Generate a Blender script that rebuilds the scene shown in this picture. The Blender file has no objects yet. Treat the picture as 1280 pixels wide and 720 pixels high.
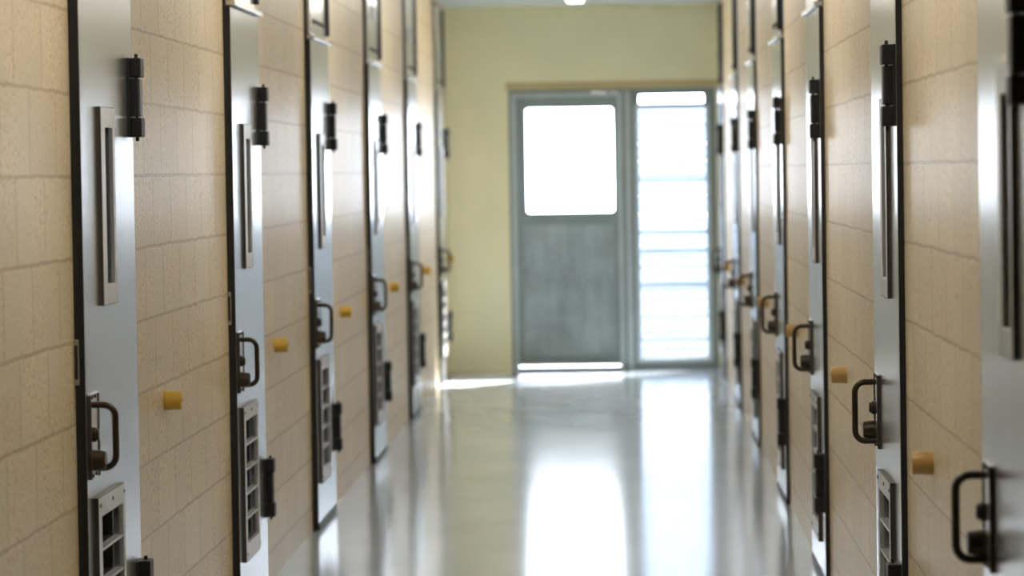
import bpy, bmesh, math, random
from mathutils import Vector, Matrix
random.seed(7)
PI = math.pi
COL = bpy.context.scene.collection

# ------------------------------------------------------------------ dimensions (metres)
XL, XR = -1.377, 0.735          # left / right wall faces
YN, YE = -3.0, 25.93            # near wall, end wall
ZC = 2.82                       # ceiling
DW, DH = 0.90, 2.135            # cell door leaf
DTOP = 2.78                     # top of the transom
L_NEAR = [8.32, 11.56, 14.52, 17.83, 21.02, 24.40]
R_NEAR = [5.95, 8.90, 12.36, 15.38, 18.60, 21.60, 24.86]

# ------------------------------------------------------------------ materials
def new_mat(name):
    m = bpy.data.materials.new(name); m.use_nodes = True
    nt = m.node_tree; b = nt.nodes['Principled BSDF']
    return m, nt, b
def setp(b, **k):
    names = {'base': 'Base Color', 'rough': 'Roughness', 'metal': 'Metallic', 'ior': 'IOR', 'coat': 'Coat Weight',
             'coatr': 'Coat Roughness', 'spec': 'Specular IOR Level', 'emit': 'Emission Color', 'estr': 'Emission Strength',
             'sss': 'Subsurface Weight'}
    for a, v in k.items():
        if a in ('base', 'emit'): v = (*v, 1)
        b.inputs[names[a]].default_value = v
def coords(nt, scale, kind='Object', loc=(0, 0, 0), rot=(0, 0, 0)):
    tc = nt.nodes.new('ShaderNodeTexCoord'); mp = nt.nodes.new('ShaderNodeMapping')
    mp.inputs['Scale'].default_value = scale; mp.inputs['Location'].default_value = loc; mp.inputs['Rotation'].default_value = rot
    nt.links.new(tc.outputs[kind], mp.inputs['Vector']); return mp.outputs['Vector']
def noise(nt, vec, scale, detail=3, rough=.55):
    n = nt.nodes.new('ShaderNodeTexNoise'); n.inputs['Scale'].default_value = scale
    n.inputs['Detail'].default_value = detail; n.inputs['Roughness'].default_value = rough
    nt.links.new(vec, n.inputs['Vector']); return n.outputs['Fac']
def ramp(nt, fac, stops):
    r = nt.nodes.new('ShaderNodeValToRGB'); e = r.color_ramp.elements
    while len(e) < len(stops): e.new(.5)
    for i, (p, c) in enumerate(stops):
        e[i].position = p; e[i].color = (*c, 1) if len(c) == 3 else c
    nt.links.new(fac, r.inputs['Fac']); return r.outputs['Color']
def bump(nt, b, h, strength, dist, prev=None):
    n = nt.nodes.new('ShaderNodeBump'); n.inputs['Strength'].default_value = strength; n.inputs['Distance'].default_value = dist
    nt.links.new(h, n.inputs['Height'])
    if prev is not None: nt.links.new(prev, n.inputs['Normal'])
    nt.links.new(n.outputs['Normal'], b.inputs['Normal']); return n.outputs['Normal']
def mixc(nt, fac, a, c, mode='MIX'):
    m = nt.nodes.new('ShaderNodeMix'); m.data_type = 'RGBA'; m.blend_type = mode
    if isinstance(fac, float): m.inputs[0].default_value = fac
    else: nt.links.new(fac, m.inputs[0])
    for s, v in ((6, a), (7, c)):
        if isinstance(v, tuple): m.inputs[s].default_value = (*v, 1)
        else: nt.links.new(v, m.inputs[s])
    return m.outputs[2]

def mat_block():
    m, nt, b = new_mat('painted_blockwork')
    tc = nt.nodes.new('ShaderNodeTexCoord'); sx = nt.nodes.new('ShaderNodeSeparateXYZ'); cx = nt.nodes.new('ShaderNodeCombineXYZ')
    nt.links.new(tc.outputs['Object'], sx.inputs[0])
    def off(sock, v):
        a = nt.nodes.new('ShaderNodeMath'); a.operation = 'ADD'; a.inputs[1].default_value = v
        nt.links.new(sock, a.inputs[0]); return a.outputs[0]
    # slight wobble of the joints
    wob = noise(nt, tc.outputs['Object'], 9, 2)
    w = nt.nodes.new('ShaderNodeMath'); w.operation = 'MULTIPLY_ADD'; w.inputs[1].default_value = .012; w.inputs[2].default_value = -.009
    fine = noise(nt, tc.outputs['Object'], 45, 2)
    wm = nt.nodes.new('ShaderNodeMath'); wm.operation = 'MULTIPLY_ADD'; wm.inputs[1].default_value = .55
    nt.links.new(fine, wm.inputs[0]); nt.links.new(wob, wm.inputs[2]); nt.links.new(wm.outputs[0], w.inputs[0])
    ay = nt.nodes.new('ShaderNodeMath'); ay.operation = 'ADD'
    nt.links.new(off(sx.outputs['Y'], 5 - .05), ay.inputs[0]); nt.links.new(w.outputs[0], ay.inputs[1])
    az = nt.nodes.new('ShaderNodeMath'); az.operation = 'ADD'
    nt.links.new(off(sx.outputs['Z'], .093), az.inputs[0]); nt.links.new(w.outputs[0], az.inputs[1])
    nt.links.new(ay.outputs[0], cx.inputs[0]); nt.links.new(az.outputs[0], cx.inputs[1])
    br = nt.nodes.new('ShaderNodeTexBrick')
    br.inputs['Scale'].default_value = 1; br.inputs['Brick Width'].default_value = .368; br.inputs['Row Height'].default_value = .206
    br.inputs['Mortar Size'].default_value = .0052; br.inputs['Mortar Smooth'].default_value = .25; br.offset = .5
    br.inputs['Color1'].default_value = (.68, .56, .36, 1); br.inputs['Color2'].default_value = (.63, .51, .325, 1)
    br.inputs['Mortar'].default_value = (.48, .36, .20, 1); br.inputs['Bias'].default_value = 0
    nt.links.new(cx.outputs[0], br.inputs['Vector'])
    # the joint between blocks is thin and in places filled with paint
    blot = noise(nt, coords(nt, (1, 1, 1)), 5.5, 4)
    cr = ramp(nt, blot, [(.35, (.93, .93, .93)), (.65, (1.04, 1.03, 1.0))])
    c1 = mixc(nt, 1.0, br.outputs['Color'], cr, 'MULTIPLY')
    pit = noise(nt, coords(nt, (1, 1, 1)), 80, 2, .6)
    pr = ramp(nt, pit, [(.37, (.62, .50, .38)), (.47, (1, 1, 1))])
    c2 = mixc(nt, ramp(nt, blot, [(.42, (.25, .25, .25)), (.58, (1, 1, 1))]), c1, pr, 'MULTIPLY')
    nt.links.new(c2, b.inputs['Base Color'])
    setp(b, rough=.5, coat=.22, coatr=.27, spec=.5)
    inv = nt.nodes.new('ShaderNodeMath'); inv.operation = 'SUBTRACT'; inv.inputs[0].default_value = 1
    nt.links.new(br.outputs['Fac'], inv.inputs[1])
    n1 = bump(nt, b, inv.outputs[0], .7, .0025)
    n2 = bump(nt, b, pit, .7, .0025, n1)
    bump(nt, b, noise(nt, coords(nt, (1, 1, 1)), 2.2, 2), .3, .006, n2)
    return m

def mat_paint(name, base, rough, bumpy=.1, var=.05, scale=3, coat=0):
    m, nt, b = new_mat(name)
    n = noise(nt, coords(nt, (1, 1, 1)), scale, 5)
    lo = tuple(max(0, c * (1 - var)) for c in base); hi = tuple(min(1, c * (1 + var)) for c in base)
    nt.links.new(ramp(nt, n, [(.3, lo), (.7, hi)]), b.inputs['Base Color'])
    setp(b, rough=rough, coat=coat, coatr=.15)
    if bumpy: bump(nt, b, noise(nt, coords(nt, (1, 1, 1)), 60, 3), bumpy, .002)
    return m

def mat_floor():
    m, nt, b = new_mat('polished_floor')
    big = noise(nt, coords(nt, (1, .5, 1)), 1.4, 4)
    nt.links.new(ramp(nt, big, [(.3, (.40, .455, .51)), (.7, (.48, .535, .59))]), b.inputs['Base Color'])
    rr = noise(nt, coords(nt, (1.2, .6, 1)), 2.5, 3)
    r = nt.nodes.new('ShaderNodeMapRange'); r.inputs['To Min'].default_value = .12; r.inputs['To Max'].default_value = .16
    nt.links.new(rr, r.inputs['Value']); nt.links.new(r.outputs[0], b.inputs['Roughness'])
    setp(b, ior=1.5)
    n1 = bump(nt, b, noise(nt, coords(nt, (1, 1, 1)), 22, 3), .12, .0015)
    bump(nt, b, noise(nt, coords(nt, (.5, 1.6, 1)), 1.1, 2), .15, .003, n1)
    return m

def mat_steel(name, base, rough, metal, streak=.08, axis='z'):
    m, nt, b = new_mat(name)
    sc = (60, 60, 1.2) if axis == 'z' else (1.2, 60, 60)
    n = noise(nt, coords(nt, sc), 1.0, 4)
    n2 = noise(nt, coords(nt, (1, 1, 1)), 4, 4)
    lo = tuple(c * (1 - streak) for c in base); hi = tuple(c * (1 + streak) for c in base)
    c1 = ramp(nt, n, [(.3, lo), (.7, hi)])
    c2 = ramp(nt, n2, [(.3, (.94, .945, .95)), (.65, (1, 1, 1))])
    nt.links.new(mixc(nt, 1.0, c1, c2, 'MULTIPLY'), b.inputs['Base Color'])
    mr = nt.nodes.new('ShaderNodeMapRange'); mr.inputs['To Min'].default_value = rough * .93; mr.inputs['To Max'].default_value = rough * 1.08
    nt.links.new(n2, mr.inputs['Value']); nt.links.new(mr.outputs[0], b.inputs['Roughness'])
    setp(b, metal=metal)
    bump(nt, b, n, .05, .001)
    return m

def mat_exit_door():
    m, nt, b = new_mat('weathered_grey_paint')
    n = noise(nt, coords(nt, (1, 1, .7)), 3.3, 6, .65)
    c1 = ramp(nt, n, [(.30, (.24, .30, .31)), (.55, (.37, .455, .48)), (.75, (.46, .565, .60))])
    s = noise(nt, coords(nt, (14, 14, 2)), 1.0, 4)
    c2 = ramp(nt, s, [(.30, (.8, .8, .8)), (.6, (1, 1, 1))])
    nt.links.new(mixc(nt, 1.0, c1, c2, 'MULTIPLY'), b.inputs['Base Color'])
    setp(b, rough=.45)
    return m

def mat_glass(name, tint, trans, rough=.0, diffuse=0.0):
    m, nt, b = new_mat(name)
    out = nt.nodes['Material Output']; nt.nodes.remove(b)
    t = nt.nodes.new('ShaderNodeBsdfTransparent'); t.inputs[0].default_value = (*tint, 1)
    g = nt.nodes.new('ShaderNodeBsdfGlossy'); g.inputs['Roughness'].default_value = rough
    mx = nt.nodes.new('ShaderNodeMixShader'); mx.inputs[0].default_value = .05
    src = t.outputs[0]
    if diffuse:
        tr = nt.nodes.new('ShaderNodeBsdfTranslucent'); tr.inputs[0].default_value = (*tint, 1)
        m2 = nt.nodes.new('ShaderNodeMixShader'); m2.inputs[0].default_value = diffuse
        nt.links.new(t.outputs[0], m2.inputs[1]); nt.links.new(tr.outputs[0], m2.inputs[2]); src = m2.outputs[0]
    nt.links.new(src, mx.inputs[1]); nt.links.new(g.outputs[0], mx.inputs[2])
    nt.links.new(mx.outputs[0], out.inputs['Surface'])
    return m

M = {}
M['block'] = mat_block()
M['end'] = mat_paint('yellow_plaster', (.88, .86, .60), .42, .15, .03)
M['trim'] = mat_paint('ochre_strip', (.55, .47, .24), .45, .1, .05)
M['ceil'] = mat_paint('ceiling_paint', (.74, .79, .78), .7, .05, .02)
M['floor'] = mat_floor()
M['leaf'] = mat_steel('satin_door_steel', (.50, .51, .515), .23, .85)
M['steel'] = mat_steel('bare_steel_trim', (.66, .66, .65), .25, .9)
M['vent'] = mat_steel('vent_steel', (.62, .61, .59), .38, .6)
M['black'] = mat_paint('black_steel_and_shade', (.012, .012, .013), .45, .05, .2)  # black for frame steel and for shade painted around the leaf
M['blackiron'] = mat_paint('black_hinge_enamel', (.006, .006, .006), .5, .1, .2)
M['iron'] = mat_paint('dull_iron', (.10, .10, .09), .45, .1, .2)
M['rim'] = mat_paint('brown_edge_shade', (.050, .036, .028), .5, .1, .2)  # dark brown sides, with the shade of unlit faces in the colour
M['bronze'] = mat_steel('bronzed_brass', (.062, .045, .030), .33, .7)
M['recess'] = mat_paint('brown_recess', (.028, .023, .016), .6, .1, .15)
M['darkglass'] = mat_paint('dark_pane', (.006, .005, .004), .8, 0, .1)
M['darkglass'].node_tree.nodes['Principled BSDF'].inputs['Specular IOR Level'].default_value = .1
M['label'] = mat_paint('pale_plate', (.62, .65, .66), .4, 0, .03)
M['rubber'] = mat_paint('yellow_polyurethane', (.62, .37, .035), .38, .05, .06, 20)
M['rubber2'] = mat_paint('amber_polyurethane', (.50, .30, .09), .38, .05, .06, 20)
M['exit'] = mat_exit_door()
M['frame'] = mat_paint('grey_blue_frame_paint', (.50, .58, .60), .4, .05, .1)
M['framed'] = mat_paint('dark_grey_frame_paint', (.23, .28, .29), .45, .05, .1)
M['pane'] = mat_glass('clear_pane', (.97, .985, 1.0), 1)
M['frost'] = mat_glass('ribbed_blue_glass', (.34, .38, .43), 1, .2, .05)
M['grill'] = mat_paint('galvanised_grille', (.46, .52, .60), .5, 0, .05)
M['conc'] = mat_paint('yard_paving', (.34, .35, .36), .8, .2, .06)
M['housing'] = mat_paint('cream_enamel', (.80, .76, .68), .4, 0, .02)

def mat_emit():
    m, nt, b = new_mat('lamp_diffuser'); setp(b, base=(.9, .87, .8), emit=(1.0, .955, .89), estr=LAMP, rough=.5); return m
LAMP = 26.0
M['lamp'] = mat_emit()

# ------------------------------------------------------------------ mesh helpers
def box(bm, x0, x1, y0, y1, z0, z1, bev=0.0):
    r = bmesh.ops.create_cube(bm, size=1.0)
    vs = r['verts']
    for v in vs:
        v.co.x = x0 if v.co.x < 0 else x1
        v.co.y = y0 if v.co.y < 0 else y1
        v.co.z = z0 if v.co.z < 0 else z1
    if bev:
        es = list({e for v in vs for e in v.link_edges})
        bmesh.ops.bevel(bm, geom=es, offset=bev, segments=2, affect='EDGES', profile=.5)
def cyl(bm, p0, p1, r0, r1=None, n=24, cap=True):
    r1 = r0 if r1 is None else r1
    p0, p1 = Vector(p0), Vector(p1); d = (p1 - p0)
    q = d.to_track_quat('Z', 'Y').to_matrix().to_4x4()
    mat = Matrix.Translation((p0 + p1) / 2) @ q
    bmesh.ops.create_cone(bm, cap_ends=cap, segments=n, radius1=r0, radius2=r1, depth=d.length, matrix=mat)
def lathe_x(bm, prof, cy, cz, n=28):
    """profile [(x, r)] turned about the x axis through (cy, cz)"""
    rings = []
    for x, r in prof:
        rings.append([bm.verts.new((x, cy + r * math.cos(2 * PI * k / n), cz + r * math.sin(2 * PI * k / n))) for k in range(n)])
    for a, b_ in zip(rings, rings[1:]):
        for k in range(n):
            bm.faces.new((a[k], a[(k + 1) % n], b_[(k + 1) % n], b_[k]))
    bm.faces.new(rings[0][::-1]); bm.faces.new(rings[-1])
def tube(bm, pts, r, n=14):
    pts = [Vector(p) for p in pts]; rings = []
    up = Vector((0, 1, 0))
    for i, p in enumerate(pts):
        t = (pts[min(i + 1, len(pts) - 1)] - pts[max(i - 1, 0)]).normalized()
        s = t.cross(up).normalized(); u = s.cross(t).normalized()
        rings.append([bm.verts.new(p + (s * math.cos(2 * PI * k / n) + u * math.sin(2 * PI * k / n)) * r) for k in range(n)])
    for a, b_ in zip(rings, rings[1:]):
        for k in range(n):
            bm.faces.new((a[k], a[(k + 1) % n], b_[(k + 1) % n], b_[k]))
    bm.faces.new(rings[0][::-1]); bm.faces.new(rings[-1])
def plate(bm, x0, x1, y0, y1, z0, z1, holes=()):
    """slab between x0 and x1 with rectangular holes (ya, yb, za, zb)"""
    ys = sorted({y0, y1, *[h[0] for h in holes], *[h[1] for h in holes]})
    zs = sorted({z0, z1, *[h[2] for h in holes], *[h[3] for h in holes]})
    def solid(i, j):
        if i < 0 or j < 0 or i >= len(ys) - 1 or j >= len(zs) - 1: return False
        a, c = (ys[i] + ys[i + 1]) / 2, (zs[j] + zs[j + 1]) / 2
        return not any(h[0] < a < h[1] and h[2] < c < h[3] for h in holes)
    def q(*p): bm.faces.new([bm.verts.new(v) for v in p])
    for i in range(len(ys) - 1):
        for j in range(len(zs) - 1):
            if not solid(i, j): continue
            a, b_, c, d = ys[i], ys[i + 1], zs[j], zs[j + 1]
            q((x1, a, c), (x1, b_, c), (x1, b_, d), (x1, a, d))
            q((x0, a, c), (x0, a, d), (x0, b_, d), (x0, b_, c))
            if not solid(i - 1, j): q((x0, a, c), (x1, a, c), (x1, a, d), (x0, a, d))
            if not solid(i + 1, j): q((x0, b_, c), (x0, b_, d), (x1, b_, d), (x1, b_, c))
            if not solid(i, j - 1): q((x0, a, c), (x0, b_, c), (x1, b_, c), (x1, a, c))
            if not solid(i, j + 1): q((x0, a, d), (x1, a, d), (x1, b_, d), (x0, b_, d))
    bmesh.ops.remove_doubles(bm, verts=bm.verts[:], dist=1e-6)
def obj(name, bm, mat, parent=None, smooth=False, bevel=0.0):
    bmesh.ops.recalc_face_normals(bm, faces=bm.faces[:])
    me = bpy.data.meshes.new(name); bm.to_mesh(me); bm.free()
    me.materials.append(mat)
    if smooth:
        for p in me.polygons: p.use_smooth = True
        me.set_sharp_from_angle(angle=math.radians(35))
    o = bpy.data.objects.new(name, me); COL.objects.link(o)
    if parent: o.parent = parent
    if bevel:
        md = o.modifiers.new('bevel', 'BEVEL'); md.width = bevel; md.segments = 2; md.limit_method = 'ANGLE'
    return o
def tag(o, label=None, cat=None, group=None, kind=None):
    if label: o['label'] = label
    if cat: o['category'] = cat
    if group: o['group'] = group
    if kind: o['kind'] = kind
    return o
def empty(name, loc, rz=0):
    o = bpy.data.objects.new(name, None); o.empty_display_size = .1
    o.location = loc; o.rotation_euler.z = rz; COL.objects.link(o); return o
def copy_tree(o, parent=None):
    c = o.copy(); COL.objects.link(c)
    if parent: c.parent = parent
    for ch in [x for x in list(bpy.data.objects) if x.parent == o]: copy_tree(ch, c)
    return c

# ------------------------------------------------------------------ the shell
T = .15
def side_wall(name, X, out, nears, label):
    bm = bmesh.new()
    x0, x1 = sorted((X, X + out * T))
    edges = [YN]
    for n in nears: edges += [n, min(n + DW, YE)]
    edges.append(YE)
    for a, b_ in zip(edges[0::2], edges[1::2]):
        if b_ - a > 1e-3: box(bm, x0, x1, a, b_, 0, ZC)
    for n in nears: box(bm, x0, x1, n, n + DW, DTOP, ZC)
    tag(obj(name, bm, M['block']), label, 'wall', kind='structure')
side_wall('wall_left', XL, -1, L_NEAR, 'tan painted blockwork wall along the left side of the corridor')
side_wall('wall_right', XR, 1, R_NEAR, 'tan painted blockwork wall along the right side of the corridor')

bm = bmesh.new(); box(bm, XL - T, XR + T, YN - T, YE + T, -.12, 0)
tag(obj('floor', bm, M['floor']), 'polished grey-green corridor floor mirroring the far windows', 'floor', kind='structure')
bm = bmesh.new(); box(bm, XL - T, XR + T, YN - T, YE + T, ZC, ZC + .12)
tag(obj('ceiling', bm, M['ceil']), 'pale ceiling over the end of the corridor', 'ceiling', kind='structure')
bm = bmesh.new(); box(bm, XL - T, XR + T, YN - T, YN, 0, ZC)
tag(obj('wall_near', bm, mat_paint('dark_grey_paint', (.08, .08, .08), .6)), 'plain wall closing the near end of the corridor', 'wall', kind='structure')

DX0, DX1 = -.89, .02      # exit door frame
WX0, WX1 = .02, .705      # side window frame
DT = 2.172
bm = bmesh.new()
box(bm, XL - T, DX0, YE, YE + T, 0, ZC)
box(bm, DX0, WX1, YE, YE + T, DT, ZC)
box(bm, WX1, XR + T, YE, YE + T, 0, ZC)
tag(obj('wall_far', bm, M['end']), 'smooth pale yellow wall closing the far end of the corridor', 'wall', kind='structure')
bm = bmesh.new(); box(bm, DX0 - .02, XR - .006, YE - .012, YE, DT + .002, DT + .062)
tag(obj('trim_1', bm, M['trim'], bevel=.003), 'darker ochre strip above the grey exit door and side window', 'trim', kind='structure')  # slightly proud band, darker ochre than the end wall
bm = bmesh.new(); box(bm, -14, 14, YE + T, YE + 40, -.16, -.04)
M['dimmer'] = mat_paint('dimmer_paving', (.045, .045, .047), .8, .2, .06)
b2 = bmesh.new(); box(b2, -3, 3, YE + T, YE + 2.6, -.12, -.03)  # slab added to darken the view through the gap under the exit door
tag(obj('dimmer_slab', b2, M['dimmer']), 'added dark slab outside the exit door', 'dimmer', kind='structure')
tag(obj('ground', bm, M['conc']), 'sunlit concrete yard beyond the exit door', 'ground', kind='structure')

# ------------------------------------------------------------------ cell doors
def make_door(side):
    L = side == 'L'
    pr = .026 if L else .017            # how far the leaf stands proud of the wall
    ds = 0 if L else .17                # hardware set further from the latch edge
    dh = 0 if L else .07
    dz = .006 if L else -.048
    t = empty('door_1', (0, 0, 0))
    x1 = pr; xb = pr - .016
    # frame: black steel lining round the opening
    bm = bmesh.new()
    plate(bm, -.10, xb - .0005, 0.0, DW, 0, DTOP, [(.055, DW - .055, .05, DH - .05), (.055, DW - .055, DH + .06, DTOP - .04)])
    obj('frame', bm, M['black'], t)
    # slot and vent openings in the leaf
    su0, su1, sz0, sz1 = .325 + ds, .455 + ds, 1.275 - (0 if L else .033), 1.68
    vu0, vu1 = .14 + ds * .9, .50 + ds * .9
    vz0, vz1 = .255 + dz, .685 + dz
    bm = bmesh.new()
    plate(bm, xb, x1, .003, DW - .006, .035, DH, [(su0, su1, sz0, sz1), (vu0, vu1, vz0, vz1)])
    obj('leaf', bm, M['leaf'], t, bevel=.0015)
    bm = bmesh.new(); box(bm, xb - .0004, x1 - .001, .0, .0028, .035, DH)      # steel leaf edge, its shade painted black
    obj('edge_shade', bm, M['black'], t)
    bm = bmesh.new(); box(bm, xb - .0004, x1 - .001, DW - .0058, DW - .001, .035, DH)
    obj('edge_shade', bm, M['black'], t)  # same painted shade on the hinge edge
    bm = bmesh.new(); box(bm, xb - .004, x1 + .002, .02, DW - .012, .006, .032)
    obj('foot_gap_shade', bm, M['black'], t)  # black bar painted as the gap shadow under the leaf
    # viewing slot
    bm = bmesh.new(); plate(bm, x1, x1 + .011, su0 - .065, su1 + .035, sz0 - .052, sz1 + .052, [(su0, su1, sz0, sz1)])
    sf = obj('viewing_frame', bm, M['vent'], t, bevel=.0015)
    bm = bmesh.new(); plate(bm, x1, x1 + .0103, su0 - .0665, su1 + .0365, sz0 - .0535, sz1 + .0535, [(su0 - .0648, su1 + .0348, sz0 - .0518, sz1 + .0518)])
    obj('frame_rim_shade', bm, M['rim'], sf)  # rim added to carry the frame side's shade in its colour
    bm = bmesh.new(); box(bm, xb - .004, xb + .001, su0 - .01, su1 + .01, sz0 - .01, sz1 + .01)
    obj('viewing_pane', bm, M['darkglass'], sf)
    # vent with shelves
    bm = bmesh.new(); plate(bm, x1, x1 + .013, vu0 - .05, vu1 + .03, vz0 - .06, vz1 + .05, [(vu0, vu1, vz0, vz1)])
    vf = obj('vent_frame', bm, M['vent'], t, bevel=.0015)
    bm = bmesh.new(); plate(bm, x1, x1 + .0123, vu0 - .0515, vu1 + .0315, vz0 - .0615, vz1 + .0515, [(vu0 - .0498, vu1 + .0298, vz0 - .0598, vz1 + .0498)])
    obj('frame_rim_shade', bm, M['rim'], vf)  # vent frame sides, shade painted in likewise
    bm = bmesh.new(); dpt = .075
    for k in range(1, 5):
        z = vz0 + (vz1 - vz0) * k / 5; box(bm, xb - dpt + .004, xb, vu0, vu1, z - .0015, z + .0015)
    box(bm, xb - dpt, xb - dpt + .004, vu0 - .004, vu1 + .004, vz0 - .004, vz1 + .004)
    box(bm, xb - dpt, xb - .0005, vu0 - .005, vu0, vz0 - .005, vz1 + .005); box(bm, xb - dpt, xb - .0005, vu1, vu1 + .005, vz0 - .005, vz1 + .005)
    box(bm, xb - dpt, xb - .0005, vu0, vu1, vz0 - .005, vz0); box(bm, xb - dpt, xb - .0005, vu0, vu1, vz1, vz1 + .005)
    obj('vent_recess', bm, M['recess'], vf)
    for k in range(1, 5):
        z = vz0 + (vz1 - vz0) * k / 5
        bm = bmesh.new(); box(bm, xb + .004, x1 + .011, vu0, vu1, z - .003, z + .003)
        obj('vent_slat', bm, M['vent'], vf)
    for (u, z) in ((vu0 - .025, vz1 + .03), ((vu0 + vu1) / 2, vz1 + .03), (vu1 + .015, vz1 + .03), (vu0 - .025, vz0 - .035), (vu1 + .015, vz0 - .035)):
        bm = bmesh.new(); cyl(bm, (x1 + .013, u, z), (x1 + .0155, u, z), .006, .004, 10)
        obj('screw', bm, M['bronze'], vf, True)
    # handle set
    hu = .045 + dh
    bm = bmesh.new(); plate(bm, x1, x1 + .007, hu - .022, hu + .10, .792 + dz, 1.004 + dz)
    bp = obj('back_plate', bm, M['steel'], t, bevel=.002)
    bm = bmesh.new(); box(bm, x1, x1 + .010, hu - .030, hu - .021, .79 + dz, 1.000 + dz, .001)
    obj('plate_edge_shade', bm, M['rim'], bp)  # plate side darkened with painted shade
    bm = bmesh.new(); box(bm, x1, x1 + .010, hu + .0985, hu + .103, .79 + dz, 1.000 + dz, .001)
    obj('plate_edge_shade', bm, M['rim'], bp)
    zt, zb, px, rc, rr = .976 + dz, .818 + dz - (0 if L else .012), x1 + .066, .030, .0085
    pts = [(x1 + .004, hu, zt), (px - rc, hu, zt)]
    for k in range(1, 8):
        a = PI / 2 * k / 8; pts.append((px - rc + rc * math.sin(a), hu, zt - rc + rc * math.cos(a)))
    pts += [(px, hu, zt - rc), (px, hu, zb + rc)]
    for k in range(1, 8):
        a = PI / 2 * k / 8; pts.append((px - rc + rc * math.cos(a), hu, zb + rc - rc * math.sin(a)))
    pts += [(px - rc, hu, zb), (x1 + .004, hu, zb)]
    bm = bmesh.new(); tube(bm, pts, rr)
    obj('handle', bm, M['bronze'], t, True)
    bm = bmesh.new(); lathe_x(bm, [(x1 + .006, .019), (x1 + .018, .019), (x1 + .019, .015), (x1 + .024, .015), (x1 + .0255, .012)], hu - .002, .902 + dz)
    obj('lock_cylinder', bm, M['bronze'], t, True)
    kz = .838 + dz; ku = hu - .014
    bm = bmesh.new(); lathe_x(bm, [(x1 + .006, .029), (x1 + .010, .029), (x1 + .012, .027), (x1 + .040, .0235), (x1 + .043, .020)], ku, kz)
    kb = obj('lock_knob', bm, M['bronze'], t, True)
    for (u, z) in ((hu + .004, .995 + dz), (hu + .055, .995 + dz), (hu + .004, .798 + dz), (hu + .055, .800 + dz)):
        bm = bmesh.new(); cyl(bm, (x1 + .006, u, z), (x1 + .0105, u, z), .006, .004, 10)
        obj('screw', bm, M['bronze'], bp, True)
    # latch guard on the side of the frame
    bm = bmesh.new(); box(bm, .001, .013, -.012, -.0002, 1.035, 1.15, .003)
    lg = obj('latch_guard', bm, M['steel'], t)
    bm = bmesh.new(); box(bm, .003, .010, -.0145, -.0115, 1.05, 1.135, .001)
    obj('latch_slot', bm, M['black'], lg)
    # hinges: three knuckles on a pin
    for zc in ((1.768, .392) if L else (1.762, .383)):
        u0, u1 = DW - .085, DW - .03
        bm = bmesh.new(); box(bm, x1, x1 + .006, u0 - .02, DW - .008, zc - .108, zc + .108, .001)
        h = obj('hinge', bm, M['blackiron'], t)
        for (a, b_, dx) in ((.055, .108, .036), (-.108, -.055, .036)):
            bm = bmesh.new(); box(bm, x1 + .004, x1 + dx, u0, u1 + .012, zc + a, zc + b_, .004)
            obj('hinge_knuckle', bm, M['blackiron'], h)
        bm = bmesh.new(); box(bm, x1 + .004, x1 + .029, u0 - .004, u1, zc - .052, zc + .052, .003)
        obj('hinge_knuckle', bm, M['blackiron'], h)
        bm = bmesh.new(); box(bm, x1 + .0285, x1 + .0325, u0 + .004, u1 - .004, zc - .050, zc + .050, .001)
        obj('hinge_strip', bm, M['iron'], h)  # lighter grey strip on the middle knuckle
        bm = bmesh.new(); cyl(bm, (x1 + .02, (u0 + u1) / 2, zc - .119), (x1 + .02, (u0 + u1) / 2, zc + .119), .005, n=12)
        obj('hinge_pin', bm, M['blackiron'], h, True)
    # ledge and transom above the leaf
    bm = bmesh.new(); box(bm, xb, x1 + .018, .004, DW - .01, DH + .003, DH + .020, .002)
    obj('transom_ledge', bm, M['steel'], t)
    bm = bmesh.new(); plate(bm, xb, x1 - .002, .006, DW - .10, DH + .026, DTOP - .012, ())
    tp = obj('transom_panel', bm, M['leaf'], t, bevel=.002)
    bm = bmesh.new(); box(bm, xb, x1 + .012, DW - .105, DW - .055, DH + .045, DTOP - .014, .001)
    obj('transom_bar', bm, M['black'], tp)
    bm = bmesh.new(); box(bm, x1 - .002, x1 + .002, .12, .58, DH + .24, DH + .32, .0008)
    obj('vent_plate', bm, M['framed'], tp)
    bm = bmesh.new()
    for k in range(5): cyl(bm, (x1 - .003, .18 + .12 * k, DH + .085), (x1 + .003, .18 + .12 * k, DH + .085), .011, n=12)
    obj('rivet', bm, M['bronze'], tp, True).name = 'rivet_row'
    return t

ORD = ['first', 'second', 'third', 'fourth', 'fifth', 'sixth', 'seventh']
n = 0
LD = ['with sharp handle and half its floor vent in frame', 'with its chrome top ledge at the picture edge', 'first whose foot shows at the floor',
      'mid corridor, blurred', 'second from the yellow end wall', 'last before the yellow end wall']
protoL, protoR = make_door('L'), make_door('R')
for i, y in enumerate(L_NEAR):
    d = protoL if i == 0 else copy_tree(protoL)
    n += 1; d.name = f'door_{n}'; d.location = (XL, y, 0)
    tag(d, f'steel cell door on left wall, {ORD[i]} from the camera, {LD[i]}', 'door', 'steel cell doors', 'structure')
RD = ['cut by the picture edge', 'with black hinge over its slot', 'with hinge block beside the low vent', 'nearest whose foot meets the floor in frame',
      'mid corridor, blurred', 'second from the yellow end wall', 'last beside the far side window']
for i, y in enumerate(R_NEAR):
    d = protoR if i == 0 else copy_tree(protoR)
    n += 1; d.name = f'door_{n}'; d.location = (XR, y + DW, 0); d.rotation_euler.z = PI
    tag(d, f'steel cell door on right wall, {ORD[i]} from the camera, {RD[i]}', 'door', 'steel cell doors', 'structure')

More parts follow.
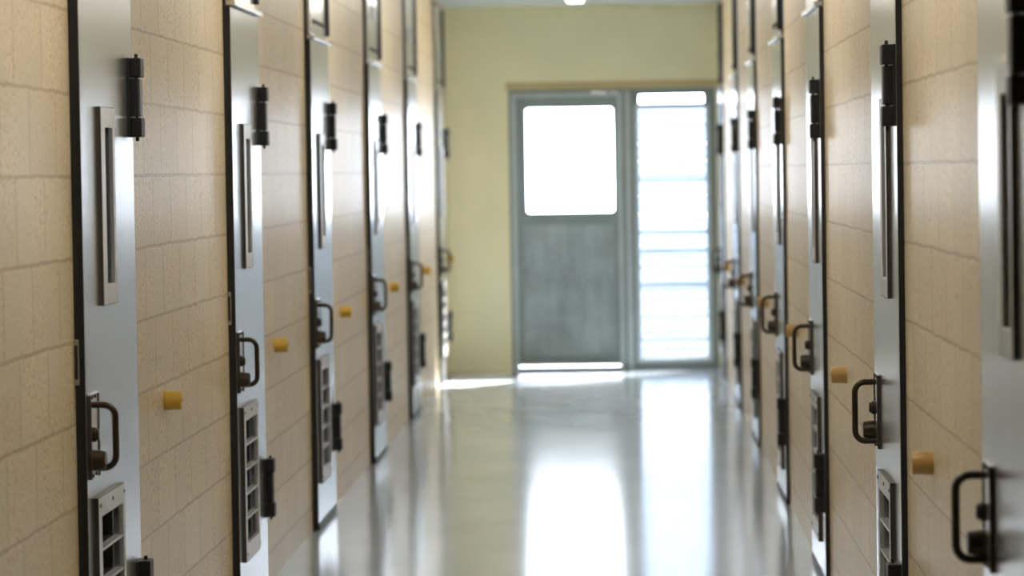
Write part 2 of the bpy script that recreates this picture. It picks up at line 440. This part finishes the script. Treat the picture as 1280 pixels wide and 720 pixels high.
# ------------------------------------------------------------------ door stops on the walls
def make_stop(mat):
    bm = bmesh.new(); lathe_x(bm, [(0, .029), (.050, .0275), (.0535, .0255), (.055, .022), (.055, .010), (.048, .009), (.048, .002)], 0, 0)
    o = obj('door_stop', bm, mat, None, True)
    bm = bmesh.new(); cyl(bm, (.0475, 0, 0), (.0515, 0, 0), .008, n=12)
    obj('screw', bm, M['bronze'], o, True)
    return o
sL, sR = make_stop(M['rubber']), make_stop(M['rubber2'])
LS = [9.93, 13.08, 16.15, 19.56, 22.75, 25.82]
RS = [8.15, 11.32, 14.45, 17.55, 20.9, 23.9]
for i, y in enumerate(LS):
    s = sL if i == 0 else copy_tree(sL); s.location = (XL - .003, y, .886)
    w = f'between the {ORD[i]} and {ORD[i+1]} cell doors' if i < 5 else 'in the corner by the yellow end wall'
    tag(s, f'stubby yellow rubber door stop on left wall {w}', 'door stop', 'yellow rubber door stops')
for i, y in enumerate(RS):
    s = sR if i == 0 else copy_tree(sR); s.location = (XR + .003, y, .828 if i == 0 else .848); s.rotation_euler.z = PI
    tag(s, f'stubby amber rubber door stop on right wall between the {ORD[i]} and {ORD[i+1]} cell doors', 'door stop', 'amber rubber door stops')

# ------------------------------------------------------------------ exit door (local x = across, built facing -Y)
def yplate(bm, y0, y1, x0, x1, z0, z1, holes=()):
    b2 = bmesh.new(); plate(b2, y0, y1, x0, x1, z0, z1, holes)
    for v in b2.verts: v.co = Vector((v.co.y, v.co.x, v.co.z))
    me = bpy.data.meshes.new('tmp'); b2.to_mesh(me); b2.free(); bm.from_mesh(me); bpy.data.meshes.remove(me)
def rrect(cx, cz, w, h, r, n=6):
    pts = []
    for (sx, sz, a0) in ((1, 1, 0), (-1, 1, 90), (-1, -1, 180), (1, -1, 270)):
        for k in range(n + 1):
            a = math.radians(a0 + 90 * k / n)
            pts.append((cx + sx * (w / 2 - r) + r * math.cos(a), cz + sz * (h / 2 - r) + r * math.sin(a)))
    return pts
n += 1
ed = empty(f'door_{n}', (DX0, YE, 0))
tag(ed, 'weathered grey-blue exit door with a bright window at the corridor end', 'door', kind='structure')
o_ = DX0
def X(x): return x - o_
bm = bmesh.new()
yplate(bm, -.012, .10, X(DX0), X(DX1), 0, DT, [(X(-.848), X(-.040), -.01, 2.128)])
obj('frame', bm, M['framed'], ed, bevel=.003)
bm = bmesh.new()
yplate(bm, -.022, .011, X(-.868), X(-.020), 0, 2.148, [(X(-.838), X(-.050), -.01, 2.118)])
obj('stop_bead', bm, M['frame'], ed, bevel=.003)
# leaf with a rounded window opening
lx0, lx1, lz0, lz1 = X(-.842), X(-.046), .047, 2.122
wx0, wx1, wz0, wz1 = X(-.757), X(-.088), 1.228, 2.030
inner = rrect((wx0 + wx1) / 2, (wz0 + wz1) / 2, wx1 - wx0, wz1 - wz0, .022)
def ringed(bm, y0, y1, outer, inner):
    """slab with an outer rectangle and rounded hole"""
    def proj(p):
        x, z = p; d = min(((abs(x - outer[0]), (outer[0], z)), (abs(x - outer[1]), (outer[1], z)), (abs(z - outer[2]), (x, outer[2])), (abs(z - outer[3]), (x, outer[3]))))
        return d[1]
    cx, cz = (outer[0] + outer[1]) / 2, (wz0 + wz1) / 2
    op = []
    m = len(inner)
    q = m // 4
    corners = [(outer[1], outer[3]), (outer[0], outer[3]), (outer[0], outer[2]), (outer[1], outer[2])]
    for i, p in enumerate(inner): op.append(corners[i // q])
    fi = [bm.verts.new((p[0], y0, p[1])) for p in inner]; bi = [bm.verts.new((p[0], y1, p[1])) for p in inner]
    fo = [bm.verts.new((c[0], y0, c[1])) for c in corners]; bo = [bm.verts.new((c[0], y1, c[1])) for c in corners]
    for i in range(m):
        j = (i + 1) % m; ci, cj = i // q, j // q
        bm.faces.new((fi[i], fi[j], bi[j], bi[i]))
        if ci == cj:
            bm.faces.new((fo[ci], fi[j], fi[i])); bm.faces.new((bo[ci], bi[i], bi[j]))
        else:
            bm.faces.new((fo[ci], fo[cj], fi[j], fi[i])); bm.faces.new((bo[cj], bo[ci], bi[i], bi[j]))
    for c in range(4):
        e = (c + 1) % 4; bm.faces.new((fo[c], bo[c], bo[e], fo[e]))
bm = bmesh.new(); ringed(bm, .012, .052, (lx0, lx1, lz0, lz1), inner)
M['exit2'] = mat_paint('grey_green_door_paint', (.25, .31, .315), .45, .05, .15)
lf = obj('leaf', bm, M['exit2'], ed)
bm = bmesh.new(); box(bm, wx0 - .01, wx1 + .01, .030, .035, wz0 - .01, wz1 + .01)
tag(obj('window_pane', bm, M['pane'], lf), 'bright clear window pane')
bm = bmesh.new(); box(bm, lx0 + .05, lx1 - .05, .008, .0125, .12, 1.13, .002)
obj('kick_panel', bm, M['exit'], lf)
bm = bmesh.new(); box(bm, lx0 + .01, lx1 - .01, .004, .0125, .047, .10, .002)
obj('weather_bar', bm, M['framed'], lf)
bm = bmesh.new(); box(bm, X(-.25), X(-.13), -.035, -.018, 2.136, 2.160, .003); box(bm, X(-.10), X(-.05), -.035, -.018, 2.136, 2.160, .003)
obj('closer_bracket', bm, M['steel'], ed)
bm = bmesh.new(); box(bm, lx0 - .003, lx1 + .003, .0, .10, 0, .033, .002)
obj('threshold', bm, M['framed'], ed)

# ------------------------------------------------------------------ side window with louvre blades
w = empty('window_1', (WX0, YE, 0))
tag(w, 'tall louvred side window with bright bluish glass blades beside the exit door', 'window', kind='structure')
def U(x): return x - WX0
bm = bmesh.new()
yplate(bm, -.012, .10, U(WX0), U(WX1) - .001, 0, DT, [(U(.104), U(.632), .092, 2.026), (U(.118), U(.615), 2.058, 2.122)])
wf = obj('frame', bm, M['framed'], w, bevel=.003)
bm = bmesh.new(); box(bm, U(.008), U(.045), -.022, -.012, .0, DT - .02, .003)
obj('cover_strip', bm, M['frame'], w)
bm = bmesh.new(); yplate(bm, -.018, -.012, U(.075), U(.660), .06, 2.05, [(U(.104), U(.632), .092, 2.026)])
obj('inner_bead', bm, M['frame'], w, bevel=.002)
NB = 14; pitch = (2.026 - .092) / NB
for k in range(NB):
    zc = .092 + pitch * (k + .5)
    b2 = bmesh.new(); box(b2, U(.110), U(.626), -.003, .003, -.066, .066, .001); tilt = -17 + random.uniform(-7, 7)
    bmesh.ops.rotate(b2, verts=b2.verts[:], cent=(0, 0, 0), matrix=Matrix.Rotation(math.radians(tilt), 3, 'X'))
    bmesh.ops.translate(b2, verts=b2.verts[:], vec=(0, .045, zc))
    bl = obj('louvre_blade', b2, M['frost'], w)
    for e in (-.064, .064):
        hw = random.uniform(.0045, .0085)
        b3 = bmesh.new(); box(b3, U(.110), U(.626), -.006, .006, e - hw, e + hw, .001)
        bmesh.ops.rotate(b3, verts=b3.verts[:], cent=(0, 0, 0), matrix=Matrix.Rotation(math.radians(tilt), 3, 'X'))
        bmesh.ops.translate(b3, verts=b3.verts[:], vec=(0, .045, zc))
        obj('blade_edge', b3, M['grill'], bl)
for x in (.107, .629):
    bm = bmesh.new(); box(bm, U(x) - .004, U(x) + .004, .02, .07, .094, 2.024)
    obj('blade_carrier', bm, M['grill'], w)
bm = bmesh.new(); box(bm, U(.118), U(.615), .030, .034, 2.056, 2.124)
obj('top_pane', bm, M['pane'], w)
bm = bmesh.new()
for k in range(1, 8): cyl(bm, (U(.104 + .528 * k / 8), .088, .092), (U(.104 + .528 * k / 8), .088, 2.026), .004, n=8)
for k in range(1, 30): cyl(bm, (U(.104), .094, .092 + 1.934 * k / 30), (U(.632), .094, .092 + 1.934 * k / 30), .0065, n=8)
obj('security_mesh', bm, M['grill'], w)

# ------------------------------------------------------------------ ceiling battens
def make_light():
    t = empty('ceiling_light', (0, 0, ZC))
    bm = bmesh.new(); box(bm, -.05, .05, -.62, .62, -.04, 0, .006)
    obj('housing', bm, M['housing'], t)
    bm = bmesh.new(); box(bm, -.055, .055, -.61, .61, -.092, -.04, .015)
    obj('diffuser', bm, M['lamp'], t)
    return t
l0 = make_light(); CX = (XL + XR) / 2
LY = [23.0, 19.2, 15.4, 11.6, 7.8]
LL = ['at the far end before the yellow wall', 'second from the far end', 'third from the far end', 'fourth from the far end', 'nearest the camera']
for i, y in enumerate(LY):
    t = l0 if i == 0 else copy_tree(l0); t.location = (CX - .01, y, ZC)
    tag(t, f'slim cream ceiling batten light {LL[i]}', 'ceiling light', 'ceiling batten lights')

# ------------------------------------------------------------------ daylight
W = bpy.data.worlds.new('World'); bpy.context.scene.world = W; W.use_nodes = True
bg = W.node_tree.nodes['Background']; bg.inputs[0].default_value = (.86, .92, 1.0, 1); bg.inputs[1].default_value = 15.0
sun = bpy.data.lights.new('sun', 'SUN'); sun.energy = 50; sun.angle = math.radians(.6); sun.color = (1, .97, .92)
so = bpy.data.objects.new('sun', sun); COL.objects.link(so); so.location = (3, 32, 8)
so.rotation_euler = Vector((-.61, -1, -1.13)).to_track_quat('-Z', 'Y').to_euler()
for nm, x0, x1, z0, z1 in (('door_portal', -.757, -.088, 1.228, 2.03), ('window_portal', .104, .632, .092, 2.12)):
    a = bpy.data.lights.new(nm, 'AREA'); a.shape = 'RECTANGLE'; a.size = x1 - x0; a.size_y = z1 - z0; a.cycles.is_portal = True
    p = bpy.data.objects.new(nm, a); COL.objects.link(p); p.location = ((x0 + x1) / 2, YE + .12, (z0 + z1) / 2)
    p.rotation_euler = (-PI / 2, 0, 0)

# ------------------------------------------------------------------ camera
F = 4200.0
cam = bpy.data.cameras.new('camera'); cam.sensor_width = 36; cam.lens = F / 1280 * 36
cam.clip_end = 300; cam.clip_start = .05
co = bpy.data.objects.new('camera', cam); COL.objects.link(co)
a = Vector((781 - 640, 360 - 212, -F)).normalized()
r = math.radians(.85)
u = Vector((-math.sin(r), math.cos(r), 0)); u = (u - a * u.dot(a)).normalized()
xx = a.cross(u)
Mx = Matrix((xx, a, u)).to_4x4()
co.matrix_world = Matrix.Translation((0, 0, 1.55)) @ Mx
cam.dof.use_dof = True; cam.dof.focus_distance = 9.8; cam.dof.aperture_fstop = 3.9
sc = bpy.context.scene; sc.camera = co
sc.view_settings.view_transform = 'Standard'; sc.view_settings.look = 'None'
sc.view_settings.gamma = 1; sc.view_settings.exposure = 0.46; sc.view_settings.use_curve_mapping = False
sc.cycles.max_bounces = 16; sc.cycles.diffuse_bounces = 8; sc.cycles.glossy_bounces = 8; sc.cycles.transparent_max_bounces = 16
sc.cycles.sample_clamp_indirect = 8
